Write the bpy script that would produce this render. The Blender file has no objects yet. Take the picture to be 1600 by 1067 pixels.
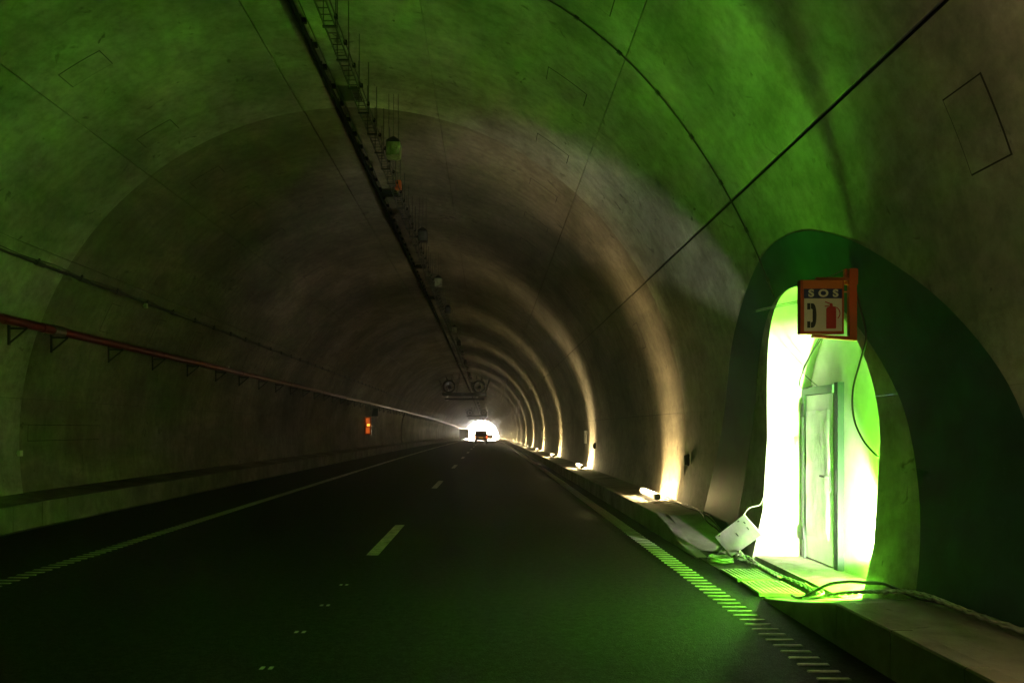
import bpy, bmesh, math, random
from mathutils import Vector
from mathutils.geometry import delaunay_2d_cdt
random.seed(7)
sc = bpy.context.scene
COL = sc.collection
rad = math.radians

# ------------------------------------------------------------------ camera, world, sun, exposure
cam_d = bpy.data.cameras.new('camera'); cam = bpy.data.objects.new('camera', cam_d); COL.objects.link(cam)
cam.location = (0, 0, 1.65); cam.rotation_euler = (rad(90), 0, 0)
cam_d.lens = 28.0; cam_d.sensor_width = 36.0
cam_d.shift_x = 0.0231; cam_d.shift_y = 0.0853
cam_d.clip_start = 0.1; cam_d.clip_end = 6000
sc.camera = cam
SUN_EL, SUN_AZ = 46, 35          # azimuth of the sun, degrees clockwise from +Y
world = bpy.data.worlds.new('World'); sc.world = world; world.use_nodes = True
wn = world.node_tree; bgn = wn.nodes['Background']
sky = wn.nodes.new('ShaderNodeTexSky'); sky.sky_type = 'NISHITA'; sky.sun_disc = False
sky.sun_elevation = rad(SUN_EL); sky.sun_rotation = rad(SUN_AZ)
wn.links.new(sky.outputs[0], bgn.inputs[0]); bgn.inputs[1].default_value = 0.12
sl = bpy.data.lights.new('sun', 'SUN'); sl.energy = 4.0; sl.angle = rad(0.5); sl.color = (1, .95, .88)
so = bpy.data.objects.new('sun', sl); COL.objects.link(so)
d = Vector((math.sin(rad(SUN_AZ)) * math.cos(rad(SUN_EL)), math.cos(rad(SUN_AZ)) * math.cos(rad(SUN_EL)), math.sin(rad(SUN_EL))))
so.rotation_euler = d.to_track_quat('Z', 'Y').to_euler()
vs = sc.view_settings
vs.view_transform = 'Standard'; vs.look = 'None'; vs.gamma = 1; vs.use_curve_mapping = False
vs.exposure = 7.4
cy = sc.cycles
cy.use_denoising = True; cy.max_bounces = 8; cy.diffuse_bounces = 4; cy.glossy_bounces = 3; cy.volume_bounces = 0
cy.sample_clamp_indirect = 2.0; cy.caustics_reflective = False; cy.caustics_refractive = False
try: cy.use_light_tree = True
except Exception: pass

# lamp powers (watts)
LAMP_W = 8.0          # each point source of a tubular floor lamp
GREEN_W = 10.5        # green lamp standing in the niche
WHITE_W = 6.0        # added white fill for the hottest walls of the niche

# ------------------------------------------------------------------ materials
def mat(name, col, rough=.7, metal=0, emit=None, estr=0, spec=.5):
    m = bpy.data.materials.new(name); m.use_nodes = True
    b = m.node_tree.nodes['Principled BSDF']
    b.inputs['Base Color'].default_value = (*col, 1); b.inputs['Roughness'].default_value = rough
    b.inputs['Metallic'].default_value = metal; b.inputs['Specular IOR Level'].default_value = spec
    if emit:
        b.inputs['Emission Color'].default_value = (*emit, 1); b.inputs['Emission Strength'].default_value = estr
    return m

def noisy(name, c0, c1, scale=2.0, stretch=(1, 1, 1), rough=.85, bump=.2, bscale=40, spots=0, c2=None, spec=.3, bdist=.01, streak=0):
    """base colour mixed between c0 and c1 by layered noise, optional dark spots, fine relief"""
    m = bpy.data.materials.new(name); m.use_nodes = True
    nt = m.node_tree; N = nt.nodes; L = nt.links; b = N['Principled BSDF']
    b.inputs['Roughness'].default_value = rough; b.inputs['Specular IOR Level'].default_value = spec
    tc = N.new('ShaderNodeTexCoord'); mp = N.new('ShaderNodeMapping'); mp.inputs['Scale'].default_value = stretch
    L.new(tc.outputs['Object'], mp.inputs['Vector'])
    n1 = N.new('ShaderNodeTexNoise'); n1.inputs['Scale'].default_value = scale; n1.inputs['Detail'].default_value = 8; n1.inputs['Roughness'].default_value = .62
    n1.inputs['Distortion'].default_value = .6
    L.new(mp.outputs[0], n1.inputs['Vector'])
    cr = N.new('ShaderNodeValToRGB'); cr.color_ramp.elements[0].position = .32; cr.color_ramp.elements[1].position = .68
    cr.color_ramp.elements[0].color = (*c0, 1); cr.color_ramp.elements[1].color = (*c1, 1)
    L.new(n1.outputs['Fac'], cr.inputs['Fac']); out = cr.outputs[0]
    # blotches at a larger size
    n2 = N.new('ShaderNodeTexNoise'); n2.inputs['Scale'].default_value = scale * .33; n2.inputs['Detail'].default_value = 4
    L.new(tc.outputs['Object'], n2.inputs['Vector'])
    r2 = N.new('ShaderNodeMapRange'); r2.inputs['From Min'].default_value = .35; r2.inputs['From Max'].default_value = .65
    r2.inputs['To Min'].default_value = .6; r2.inputs['To Max'].default_value = 1.12
    L.new(n2.outputs['Fac'], r2.inputs['Value'])
    mx = N.new('ShaderNodeMix'); mx.data_type = 'RGBA'; mx.blend_type = 'MULTIPLY'; mx.inputs['Factor'].default_value = 1
    L.new(out, mx.inputs[6]); L.new(r2.outputs[0], mx.inputs[7]); out = mx.outputs[2]
    if streak:
        n5 = N.new('ShaderNodeTexNoise'); n5.inputs['Scale'].default_value = 6.5; n5.inputs['Detail'].default_value = 9; n5.inputs['Roughness'].default_value = .7; L.new(tc.outputs['Object'], n5.inputs['Vector'])
        r5 = N.new('ShaderNodeMapRange'); r5.inputs['From Min'].default_value = .34; r5.inputs['From Max'].default_value = .60; r5.inputs['To Min'].default_value = .70; r5.inputs['To Max'].default_value = 1.06
        L.new(n5.outputs['Fac'], r5.inputs['Value'])
        x5 = N.new('ShaderNodeMix'); x5.data_type = 'RGBA'; x5.blend_type = 'MULTIPLY'; x5.inputs['Factor'].default_value = 1
        L.new(out, x5.inputs[6]); L.new(r5.outputs[0], x5.inputs[7]); out = x5.outputs[2]
        m4 = N.new('ShaderNodeMapping'); m4.inputs['Scale'].default_value = (.5, 3.0, .5); L.new(tc.outputs['Object'], m4.inputs['Vector'])
        n4 = N.new('ShaderNodeTexNoise'); n4.inputs['Scale'].default_value = 1.0; n4.inputs['Detail'].default_value = 6; n4.inputs['Distortion'].default_value = .8
        L.new(m4.outputs[0], n4.inputs['Vector'])
        r4 = N.new('ShaderNodeMapRange'); r4.inputs['From Min'].default_value = .36; r4.inputs['From Max'].default_value = .60; r4.inputs['To Min'].default_value = 1 - streak; r4.inputs['To Max'].default_value = 1.04
        L.new(n4.outputs['Fac'], r4.inputs['Value'])
        x4 = N.new('ShaderNodeMix'); x4.data_type = 'RGBA'; x4.blend_type = 'MULTIPLY'; x4.inputs['Factor'].default_value = 1
        L.new(out, x4.inputs[6]); L.new(r4.outputs[0], x4.inputs[7]); out = x4.outputs[2]
    if spots:
        v = N.new('ShaderNodeTexNoise'); v.inputs['Scale'].default_value = spots; v.inputs['Detail'].default_value = 3; v.inputs['Distortion'].default_value = 1.2
        L.new(tc.outputs['Object'], v.inputs['Vector'])
        r3 = N.new('ShaderNodeMapRange'); r3.inputs['From Min'].default_value = .66; r3.inputs['From Max'].default_value = .74
        L.new(v.outputs['Fac'], r3.inputs['Value'])
        m3 = N.new('ShaderNodeMath'); m3.operation = 'MULTIPLY'; m3.inputs[1].default_value = .75
        L.new(r3.outputs[0], m3.inputs[0])
        mx2 = N.new('ShaderNodeMix'); mx2.data_type = 'RGBA'
        L.new(m3.outputs[0], mx2.inputs['Factor']); L.new(out, mx2.inputs[6]); mx2.inputs[7].default_value = (*(c2 or (.05, .045, .035)), 1)
        out = mx2.outputs[2]
    L.new(out, b.inputs['Base Color'])
    nb = N.new('ShaderNodeTexNoise'); nb.inputs['Scale'].default_value = bscale; nb.inputs['Detail'].default_value = 5
    L.new(tc.outputs['Object'], nb.inputs['Vector'])
    bp = N.new('ShaderNodeBump'); bp.inputs['Strength'].default_value = bump; bp.inputs['Distance'].default_value = bdist
    L.new(nb.outputs['Fac'], bp.inputs['Height']); L.new(bp.outputs[0], b.inputs['Normal'])
    return m

M = {}
M['lining_pale'] = noisy('pale smooth lining concrete', (.24, .225, .19), (.47, .45, .395), 1.1, (1, .55, 1.2), .75, .35, 14, 3.2, streak=.13)
M['lining_brown'] = noisy('brown lining concrete', (.145, .125, .10), (.30, .262, .216), .9, (1, .4, 1.2), .8, .3, 14, 2.6, streak=.15)
M['grout'] = mat('dark joint', (.012, .011, .010), .95)
M['patch'] = noisy('filled formwork port', (.24, .225, .19), (.40, .38, .33), 2.2, bump=.2, bscale=20)
M['asphalt'] = noisy('asphalt', (.008, .008, .008), (.042, .042, .042), 38, rough=.7, bump=.9, bscale=75, spec=.10, bdist=.012)
M['paint_white'] = noisy('road paint', (.46, .40, .36), (.80, .70, .62), 22, rough=.6, bump=.15, bscale=120)
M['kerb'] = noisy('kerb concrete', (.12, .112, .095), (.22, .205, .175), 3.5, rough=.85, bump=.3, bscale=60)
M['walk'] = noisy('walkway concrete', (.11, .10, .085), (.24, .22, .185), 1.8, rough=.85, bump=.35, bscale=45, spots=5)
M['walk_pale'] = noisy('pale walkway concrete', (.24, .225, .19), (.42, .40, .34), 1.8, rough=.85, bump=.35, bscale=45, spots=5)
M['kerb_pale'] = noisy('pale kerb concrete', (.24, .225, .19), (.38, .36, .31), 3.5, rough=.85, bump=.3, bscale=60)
M['arch_green'] = noisy('dark green wall paint', (.010, .065, .033), (.018, .10, .05), 3, rough=.5, bump=.1, bscale=30, spots=9, c2=(.03, .09, .06))
M['niche'] = noisy('white niche plaster', (.66, .64, .58), (.78, .76, .70), 2.5, rough=.8, bump=.15, bscale=40)
M['niche_floor'] = noisy('dusty concrete floor', (.30, .27, .22), (.5, .47, .40), 4, rough=.9, bump=.4, bscale=40, spots=9, c2=(.12, .09, .06))
M['trench'] = noisy('rough trench concrete', (.05, .045, .04), (.11, .10, .085), 5, rough=.95, bump=.6, bscale=30)
M['black'] = mat('black plastic', (.008, .008, .008), .8, spec=.2)
M['rubber'] = mat('black cable rubber', (.02, .02, .02), .45)
M['cable_grey'] = mat('grey cable sheath', (.30, .31, .27), .5)
M['cable_pale'] = mat('pale cable sheath', (.55, .55, .48), .45)
M['steel'] = mat('galvanised steel', (.28, .28, .27), .42, .85)
M['steel_dark'] = mat('dark steel', (.06, .06, .06), .5, .6)
M['red_pipe'] = mat('red pipe paint', (.16, .005, .009), .28)
M['red_sign'] = mat('red orange sign paint', (.42, .07, .018), .4)
M['orange_sign'] = mat('orange sign header', (.55, .14, .025), .45)
M['blue_sign'] = mat('dark blue band', (.012, .02, .10), .45)
M['white_sign'] = mat('white sign face', (.62, .60, .50), .45)
M['ink'] = mat('black sign ink', (.012, .016, .018), .5)
M['red_ink'] = mat('red sign ink', (.40, .012, .02), .5)
M['door'] = noisy('pale door paint', (.70, .70, .66), (.80, .80, .76), 3, rough=.4, bump=.03, bscale=8)
M['door_edge'] = mat('dark door seal', (.010, .03, .012), .6)
M['door_frame'] = mat('grey green door frame', (.09, .17, .09), .5)
M['film'] = noisy('crumpled clear film over white', (.72, .72, .70), (.85, .85, .83), 5, (1, 2, .35), .35, .5, 6, spec=.6, bdist=.015)
M['board'] = noisy('white board', (.62, .61, .56), (.75, .74, .70), 6, rough=.5, bump=.1)
M['grate'] = noisy('dusty pale grate', (.40, .39, .33), (.58, .56, .49), 12, rough=.7, bump=.2)
M['wrap'] = noisy('milky plastic wrap', (.17, .15, .13), (.32, .29, .25), 9, rough=.3, bump=.8, bscale=18, spec=.7, bdist=.03)
M['lamp'] = mat('glowing lamp tube', (.8, .75, .6), .4, emit=(1, .80, .48), estr=.018)
M['lampcap'] = mat('lamp end cap', (.3, .3, .3), .5)
M['amber'] = mat('lit amber indicator', (.8, .3, .05), .4, emit=(1, .32, .04), estr=.018)
M['amber_dim'] = mat('dim amber window', (.6, .15, .03), .4, emit=(1, .16, .02), estr=.003)
M['tail'] = mat('lit tail lamp', (.7, .05, .02), .3, emit=(1, .10, .02), estr=.05)
M['car'] = mat('dark car paint', (.03, .028, .026), .25, spec=.6)
M['glass'] = mat('dark car glass', (.02, .022, .024), .05)
M['tyre'] = mat('tyre', (.02, .02, .02), .8)
M['plate'] = mat('yellow number plate', (.65, .42, .04), .5, emit=(1, .6, .05), estr=.002)
M['truck'] = noisy('grey truck tarpaulin', (.05, .048, .05), (.09, .085, .085), 2, rough=.6)
M['stone'] = noisy('hillside earth', (.10, .095, .06), (.20, .18, .12), .2, rough=.95, bump=.3, bscale=2)
M['ground'] = noisy('pale dry ground', (.30, .28, .23), (.45, .42, .36), .15, rough=.95, bump=.3, bscale=2)
def clear_glass():
    m = bpy.data.materials.new('clear window glass'); m.use_nodes = True
    nt = m.node_tree; nt.nodes.clear()
    o = nt.nodes.new('ShaderNodeOutputMaterial'); mix = nt.nodes.new('ShaderNodeMixShader'); mix.inputs[0].default_value = .12
    t = nt.nodes.new('ShaderNodeBsdfTransparent'); t.inputs[0].default_value = (.02, .021, .022, 1); g = nt.nodes.new('ShaderNodeBsdfGlossy'); g.inputs['Roughness'].default_value = .03
    nt.links.new(t.outputs[0], mix.inputs[1]); nt.links.new(g.outputs[0], mix.inputs[2]); nt.links.new(mix.outputs[0], o.inputs[0])
    return m
M['clear'] = clear_glass()

# ------------------------------------------------------------------ geometry helpers
class MB:
    """collects shapes, then links them as ONE mesh object"""
    def __init__(s): s.v = []; s.f = []; s.sm = []
    def add(s, vs, fs, smooth=False):
        o = len(s.v); s.v += [tuple(p) for p in vs]; s.f += [tuple(i + o for i in q) for q in fs]; s.sm += [smooth] * len(fs); return s
    def box(s, a, b, bev=0):
        x0, y0, z0 = a; x1, y1, z1 = b
        return s.add([(x0, y0, z0), (x1, y0, z0), (x1, y1, z0), (x0, y1, z0), (x0, y0, z1), (x1, y0, z1), (x1, y1, z1), (x0, y1, z1)],
                     [(0, 3, 2, 1), (4, 5, 6, 7), (0, 1, 5, 4), (1, 2, 6, 5), (2, 3, 7, 6), (3, 0, 4, 7)])
    def bar(s, p, q, w, h=None):
        """square bar from p to q"""
        h = h or w; p = Vector(p); q = Vector(q); t = (q - p).normalized()
        up = Vector((0, 0, 1)) if abs(t.z) < .95 else Vector((0, 1, 0))
        a = t.cross(up).normalized() * (w / 2); b = a.cross(t).normalized() * (h / 2)
        vs = [p - a - b, p + a - b, p + a + b, p - a + b, q - a - b, q + a - b, q + a + b, q - a + b]
        return s.add(vs, [(0, 1, 2, 3), (7, 6, 5, 4), (4, 5, 1, 0), (5, 6, 2, 1), (6, 7, 3, 2), (7, 4, 0, 3)])
    def tube(s, pts, r, n=8, cap=True, closed=False):
        pts = [Vector(p) for p in pts]; vs = []; fs = []; m = len(pts); prev = None
        for i, p in enumerate(pts):
            t = (pts[(i + 1) % m if closed else min(i + 1, m - 1)] - pts[(i - 1) % m if closed else max(i - 1, 0)]).normalized()
            if prev is None:
                up = Vector((0, 0, 1)) if abs(t.z) < .9 else Vector((1, 0, 0)); a = t.cross(up).normalized()
            else:
                a = (prev - t * prev.dot(t)).normalized()
            prev = a; b = t.cross(a)
            rr = r[i] if isinstance(r, (list, tuple)) else r
            vs += [p + (a * math.cos(2 * math.pi * k / n) + b * math.sin(2 * math.pi * k / n)) * rr for k in range(n)]
        for i in range(m if closed else m - 1):
            j = (i + 1) % m
            fs += [(i * n + k, i * n + (k + 1) % n, j * n + (k + 1) % n, j * n + k) for k in range(n)]
        s.add(vs, fs, True)
        if cap and not closed: s.add(vs[:n], [tuple(range(n))[::-1]]); s.add(vs[-n:], [tuple(range(n))])
        return s
    def prism(s, poly, axis, a, b):
        """polygon (2D) extruded along axis 0/1/2 from a to b"""
        def P(u, v, w): return {0: (w, u, v), 1: (u, w, v), 2: (u, v, w)}[axis]
        n = len(poly); vs = [P(u, v, a) for u, v in poly] + [P(u, v, b) for u, v in poly]
        fs = [tuple(range(n)), tuple(range(n, 2 * n))[::-1]] + [(i, (i + 1) % n, n + (i + 1) % n, n + i) for i in range(n)]
        return s.add(vs, fs)
    def mesh(s, name, mt):
        me = bpy.data.meshes.new(name); me.from_pydata(s.v, [], s.f)
        me.polygons.foreach_set('use_smooth', s.sm); me.materials.append(mt); me.update()
        return me
    def build(s, name, mt, parent=None, loc=None, fix=True):
        me = s.mesh(name, mt)
        if fix:
            bm = bmesh.new(); bm.from_mesh(me); bmesh.ops.recalc_face_normals(bm, faces=bm.faces); bm.to_mesh(me); bm.free()
        return link(name, me, parent, loc)
def link(name, data, parent=None, loc=None):
    o = bpy.data.objects.new(name, data); COL.objects.link(o)
    if loc is not None: o.location = loc
    if parent is not None: o.parent = parent
    return o
def tag(o, label=None, cat=None, group=None, kind=None):
    if label: o['label'] = label
    if cat: o['category'] = cat
    if group: o['group'] = group
    if kind: o['kind'] = kind
    return o
def thing(name, loc, label, cat, group=None):
    o = link(name, None, None, loc); o.empty_display_size = .2
    return tag(o, label, cat, group)
def copy_tree(o, parent=None, loc=None, label=None):
    c = o.copy(); COL.objects.link(c); c.parent = parent
    if loc is not None: c.location = loc
    if label: c['label'] = label
    for ch in o.children: copy_tree(ch, c)
    return c
def smooth_path(pts, n=6):
    """Catmull-Rom through the points"""
    P = [Vector(p) for p in pts]; P = [P[0] * 2 - P[1]] + P + [P[-1] * 2 - P[-2]]; out = []
    for i in range(1, len(P) - 2):
        for k in range(n):
            t = k / n; a, b, c, e = P[i - 1:i + 3]
            out.append(.5 * ((2 * b) + (c - a) * t + (2 * a - 5 * b + 4 * c - e) * t * t + (3 * b - a - 3 * c + e) * t ** 3))
    return out + [P[-2]]

# ------------------------------------------------------------------ the tunnel's measures
CX, CZ, R = -2.42, 1.44, 5.94
K = 3.2e-5
Y_END, Y_BACK = 290.0, -56.6
BLK, J0 = 11.8, 14.2
def zd(y): return -K * y * y                   # the road's vertical curve
def circ(th, y, r=R):
    a = rad(th); return (CX + r * math.cos(a), y, CZ + zd(y) + r * math.sin(a))
def wall_x(z, r=R, side=1): return CX + side * math.sqrt(r * r - (z - CZ) ** 2)

# niche opening in (y, z)
NY0, NY1, NZ = 7.15, 10.05, 1.55
def arch(y0, y1, zs, top, zb, n=28):
    c = (y0 + y1) / 2; a = (y1 - y0) / 2; p = [(y0, zb), (y0, (zb + zs) / 2)]
    for i in range(n + 1):
        t = math.pi - math.pi * i / n; p.append((c + a * math.cos(t), zs + (top - zs) * math.sin(t)))
    return p + [(y1, (zb + zs) / 2), (y1, zb)]
OPEN = arch(NY0, NY1, NZ, 3.17, -.3)
PAINT_IN = [(6.35, -.3), (6.35, .36), (6.44, .91), (6.48, 1.1), (6.58, 1.46), (6.7, 1.8), (6.87, 2.06), (7.11, 2.36), (7.37, 2.63), (7.74, 2.91), (8.1, 3.09), (8.5, 3.19),
            (9.02, 3.14), (9.4, 3.02), (9.78, 2.78), (10.05, 2.52), (10.3, 2.22), (10.6, 1.59), (10.73, 1.39), (10.88, .95), (10.96, .34), (10.96, -.3)]
PAINT_OUT = [(4.85, -.3), (4.9, .5), (5.0, 1.2), (5.22, 1.79), (5.4, 2.05), (5.71, 2.37), (6.02, 2.68), (6.4, 2.92), (6.79, 3.19), (7.15, 3.39), (7.63, 3.56), (8.0, 3.64), (8.39, 3.67),
             (8.75, 3.66), (9.1, 3.61), (9.65, 3.47), (10.43, 3.15), (11.0, 2.83), (11.4, 2.5), (11.85, 1.84), (12.3, 1.2), (12.6, .64), (12.65, .3), (12.65, -.3)]
PAINT_IN = [tuple(p) for p in smooth_path([(*p, 0) for p in PAINT_IN], 3)]; PAINT_IN = [(p[0], p[1]) for p in PAINT_IN]
PAINT_OUT = [(p[0], p[1]) for p in smooth_path([(*p, 0) for p in PAINT_OUT], 3)]
def relax(P, n=4):
    for _ in range(n): P = [P[0]] + [tuple((P[i - 1][k] + 2 * P[i][k] + P[i + 1][k]) / 4 for k in (0, 1)) for i in range(1, len(P) - 1)] + [P[-1]]
    return P
PAINT_IN = relax(PAINT_IN, 3); PAINT_OUT = relax(PAINT_OUT, 10)
def inside(p, poly):
    x, y = p; c = False; n = len(poly)
    for i in range(n):
        x0, y0 = poly[i]; x1, y1 = poly[(i + 1) % n]
        if (y0 > y) != (y1 > y) and x < (x1 - x0) * (y - y0) / (y1 - y0) + x0: c = not c
    return c
def th_of(z): return math.degrees(math.asin((z - CZ) / R))
def refine(poly, step=.12):
    out = []
    for i in range(len(poly)):
        a = Vector(poly[i]); b = Vector(poly[(i + 1) % len(poly)]); n = max(1, int((b - a).length / step))
        out += [tuple(a.lerp(b, k / n)) for k in range(n)]
    return out
def cdt(rect, polys, keep, step=.3):
    """triangulates a rectangle with outlines cut into it; keep() picks triangles by centroid"""
    y0, y1, z0, z1 = rect; vs = []; es = []
    def loop(p):
        o = len(vs); vs.extend(Vector(q) for q in p); es.extend((o + i, o + (i + 1) % len(p)) for i in range(len(p)))
    loop(refine([(y0, z0), (y1, z0), (y1, z1), (y0, z1)], step))
    for p in polys: loop(p)
    ny = int((y1 - y0) / step); nz = int((z1 - z0) / step)
    vs += [Vector((y0 + (y1 - y0) * i / ny, z0 + (z1 - z0) * j / nz)) for i in range(1, ny) for j in range(1, nz)]
    V, E_, F, *_ = delaunay_2d_cdt(vs, es, [], 0, 1e-5)
    out = []
    for f in F:
        c = sum((V[i] for i in f), Vector((0, 0))) / len(f)
        if y0 < c[0] < y1 and z0 < c[1] < z1 and keep(c): out.append(tuple(f))
    return V, out

# ------------------------------------------------------------------ tunnel lining: backing shell + one part for each cast panel
shell = MB(); ths = [-18 + 6 * i for i in range(37)]; ys = [Y_BACK + (Y_END - Y_BACK) * i / 58 for i in range(59)]
RS = R + .07
nth = len(ths)
for y in ys: shell.v += [circ(t, y, RS) for t in ths]
for i in range(len(ys) - 1):
    for j in range(nth - 1):
        if ths[j + 1] <= 24 and ys[i + 1] > 6.2 and ys[i] < 11.0: continue
        shell.f.append((i * nth + j, i * nth + j + 1, (i + 1) * nth + j + 1, (i + 1) * nth + j)); shell.sm.append(True)
lining = shell.build('tunnel_lining', M['grout'], fix=False); tag(lining, kind='structure')
SEAMS = [-16, 4.9, 28.5, 48, 75, 98.5, 127.4, 147.5, 172.7, 196]
nblk0 = int(round((Y_BACK - J0) / BLK)); nblk1 = int(math.ceil((Y_END - J0) / BLK))
def panel(y0, y1, t0, t1, r, mt, g0, g1):
    """curved slab with turned-back rims; g0, g1 are the half joint widths in metres at its two long edges"""
    a0 = t0 + math.degrees(g0 / r); a1 = t1 - math.degrees(g1 / r); n = max(3, int((a1 - a0) / 2.5)); m = 3
    mb = MB(); T = [a0 + (a1 - a0) * j / n for j in range(n + 1)]; Y = [y0 + (y1 - y0) * i / m for i in range(m + 1)]
    vs = [circ(t, y, r) for y in Y for t in T]
    mb.add(vs, [(i * (n + 1) + j, i * (n + 1) + j + 1, (i + 1) * (n + 1) + j + 1, (i + 1) * (n + 1) + j) for i in range(m) for j in range(n)], True)
    for y in (y0, y1):
        mb.add([circ(t, y, r) for t in T] + [circ(t, y, r + .05) for t in T], [(j, j + 1, n + 2 + j, n + 1 + j) for j in range(n)])
    for t in (a0, a1):
        mb.add([circ(t, y, r) for y in Y] + [circ(t, y, r + .05) for y in Y], [(i, i + 1, m + 2 + i, m + 1 + i) for i in range(m)])
    return mb.build('panel', mt, lining, fix=False)
for b in range(nblk0, nblk1):
    y0 = J0 + b * BLK + .008; y1 = min(J0 + (b + 1) * BLK - .008, Y_END)
    new = b < 0; r = R if new else R + .028; mt = M['lining_pale'] if new else M['lining_brown']  # pale lining up to the ring joint, darker brown beyond it
    for s in range(len(SEAMS) - 1):
        t0, t1 = SEAMS[s], SEAMS[s + 1]
        g = lambda t: (.016 if new else .010) if t == 28.5 else (.004 if t in (4.9, 172.7) else .007)
        if b == -1 and s in (0, 1):
            # the two panels that the niche cuts into
            zz0 = CZ + R * math.sin(rad(t0)); zz1 = CZ + R * math.sin(rad(t1)) - (g(t1) if s else .003)
            V, F = cdt((y0, y1, zz0, zz1), [OPEN], lambda c: not inside(c, OPEN))
            mb = MB(); mb.add([(wall_x(v[1]), v[0], v[1] + zd(v[0])) for v in V], F, True)
            mb.build('panel', mt, lining, fix=False)
            continue
        panel(y0, y1, t0, t1, r, mt, g(t0), g(t1))
# painted arch round the niche
V, F = cdt((4.5, 12.9, -.25, 3.9), [PAINT_IN, PAINT_OUT, OPEN], lambda c: inside(c, PAINT_OUT) and not inside(c, PAINT_IN) and not inside(c, OPEN), .25)
mb = MB(); mb.add([(wall_x(v[1]) - .004, v[0], v[1] + zd(v[0])) for v in V], F, True)
pa = mb.build('painted_arch', M['arch_green'], lining, fix=False); pa['label'] = 'dark green arch painted on the wall round the niche'
# filled formwork ports: dark outline, plate proud of it
def port(y0, y1, t0, t1, r, mt):
    def sheet(dy, dt, dr):
        n = 4; T = [t0 - dt + (t1 - t0 + 2 * dt) * i / n for i in range(n + 1)]
        return [circ(t, y0 - dy, r - dr) for t in T] + [circ(t, y1 + dy, r - dr) for t in T], [(i, i + 1, n + 2 + i, n + 1 + i) for i in range(n)]
    a = MB(); a.add(*sheet(.007, .07, .003), True); o = a.build('port_joint', M['grout'], lining, fix=False)
    a = MB(); v, f = sheet(-.004, -.04, .007); a.add(v, f, True); a.build('port_plate', mt, lining, fix=False)
for k in range(-3, 14):
    y = 10.62 + 2.36 * k
    if abs((y - J0) % BLK) < .5: continue
    r = R if y < J0 else R + .028; mt = M['lining_pale'] if y < J0 else M['lining_brown']
    port(y, y + .37, 117.8, 123.9, r, mt)
    port(y - .1, y + .27, 51.2, 57.2, r, mt)
    if y > J0: port(y + .95, y + 1.33, 152.2, 158.1, r, mt)
for y in (4.88, 16.35, 28.1, 39.9): port(y, y + .4, 18.6, 23.7, R if y < J0 else R + .028, M['lining_pale'] if y < J0 else M['lining_brown'])
port(14.5, 17.15, 177.2, 180.0, R + .028, M['lining_brown'])
port(13.3, 13.9, 87.9, 91.4, R, M['steel_dark'])  # dark rectangular patch on the crown, drawn like the ports
# stub collar where the lining ends
mb = MB(); T = [-16 + 4 * i for i in range(54)]
mb.add([circ(t, Y_END, R) for t in T] + [circ(t, Y_END, R + .9) for t in T], [(i, i + 1, len(T) + 1 + i, len(T) + i) for i in range(len(T) - 1)])
mb.build('portal_face', M['kerb'], lining, fix=False)

# ------------------------------------------------------------------ road
def strip(name, x0, x1, ya, yb, dz, mt, step=6.0, parent=None, nx=1):
    n = max(1, int((yb - ya) / step)); mb = MB()
    for i in range(n + 1):
        y = ya + (yb - ya) * i / n
        z = zd(y) if y <= Y_END else zd(Y_END) - 2 * K * Y_END * (y - Y_END)
        mb.v += [(x0 + (x1 - x0) * k / nx, y, z + dz) for k in range(nx + 1)]
    for i in range(n):
        for k in range(nx):
            mb.f.append((i * (nx + 1) + k, i * (nx + 1) + k + 1, (i + 1) * (nx + 1) + k + 1, (i + 1) * (nx + 1) + k)); mb.sm.append(True)
    return mb.build(name, mt, parent, fix=False)
road = tag(strip('road', -7.55, 2.72, Y_BACK, 900, 0, M['asphalt']), kind='structure')
for k in range(-3, 24):                               # lane dashes 3.3 m long every 11.9 m
    y = 10.42 + 11.9 * k
    strip('lane_dash', -1.60, -1.44, y, y + 3.3, .004, M['paint_white'], 1.2, road)
for k in range(0, 10):                                # twin setting-out specks between the dashes
    y = 3.5 + .98 * k
    if y > 9.3 and y < 14: continue
    for e in (-.03, .03):
        strip('marking_speck', -1.545 + e, -1.515 + e, y, y + .07, .004, M['paint_white'], 1, road)
# ribbed edge lines: each transverse rib is a piece
rib = MB().prism([(-.11, 0), (.11, 0), (.105, .007), (-.105, .007)], 1, -.018, .018).mesh('rumble_rib', M['paint_white'])
for name, xl in (('edge_line_right', 2.28), ('edge_line_left', -5.22)):
    e = tag(strip(name, xl - .018, xl + .018, 60, 290, .004, M['paint_white'], 6), kind='structure')
    n = 0; y = 3.3
    while y < 24: link('rumble_rib', rib, e, (xl + random.uniform(-.004, .004), y, zd(y) + .001)); y += .163
    mb = MB()
    while y < 100:
        z = zd(y) + .002; mb.box((xl - .11, y - .018, z), (xl + .11, y + .018, z + .006)); y += .163
    o = mb.build('rumble_ribs', M['paint_white'], e, fix=False); o['kind'] = 'stuff'
    strip('painted_strip', xl - .11, xl + .11, 100, 290, .007, M['paint_white'], 6, e)
    strip('painted_strip', xl - .11, xl + .11, Y_BACK, 3.2, .004, M['paint_white'], 6, e)

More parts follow.
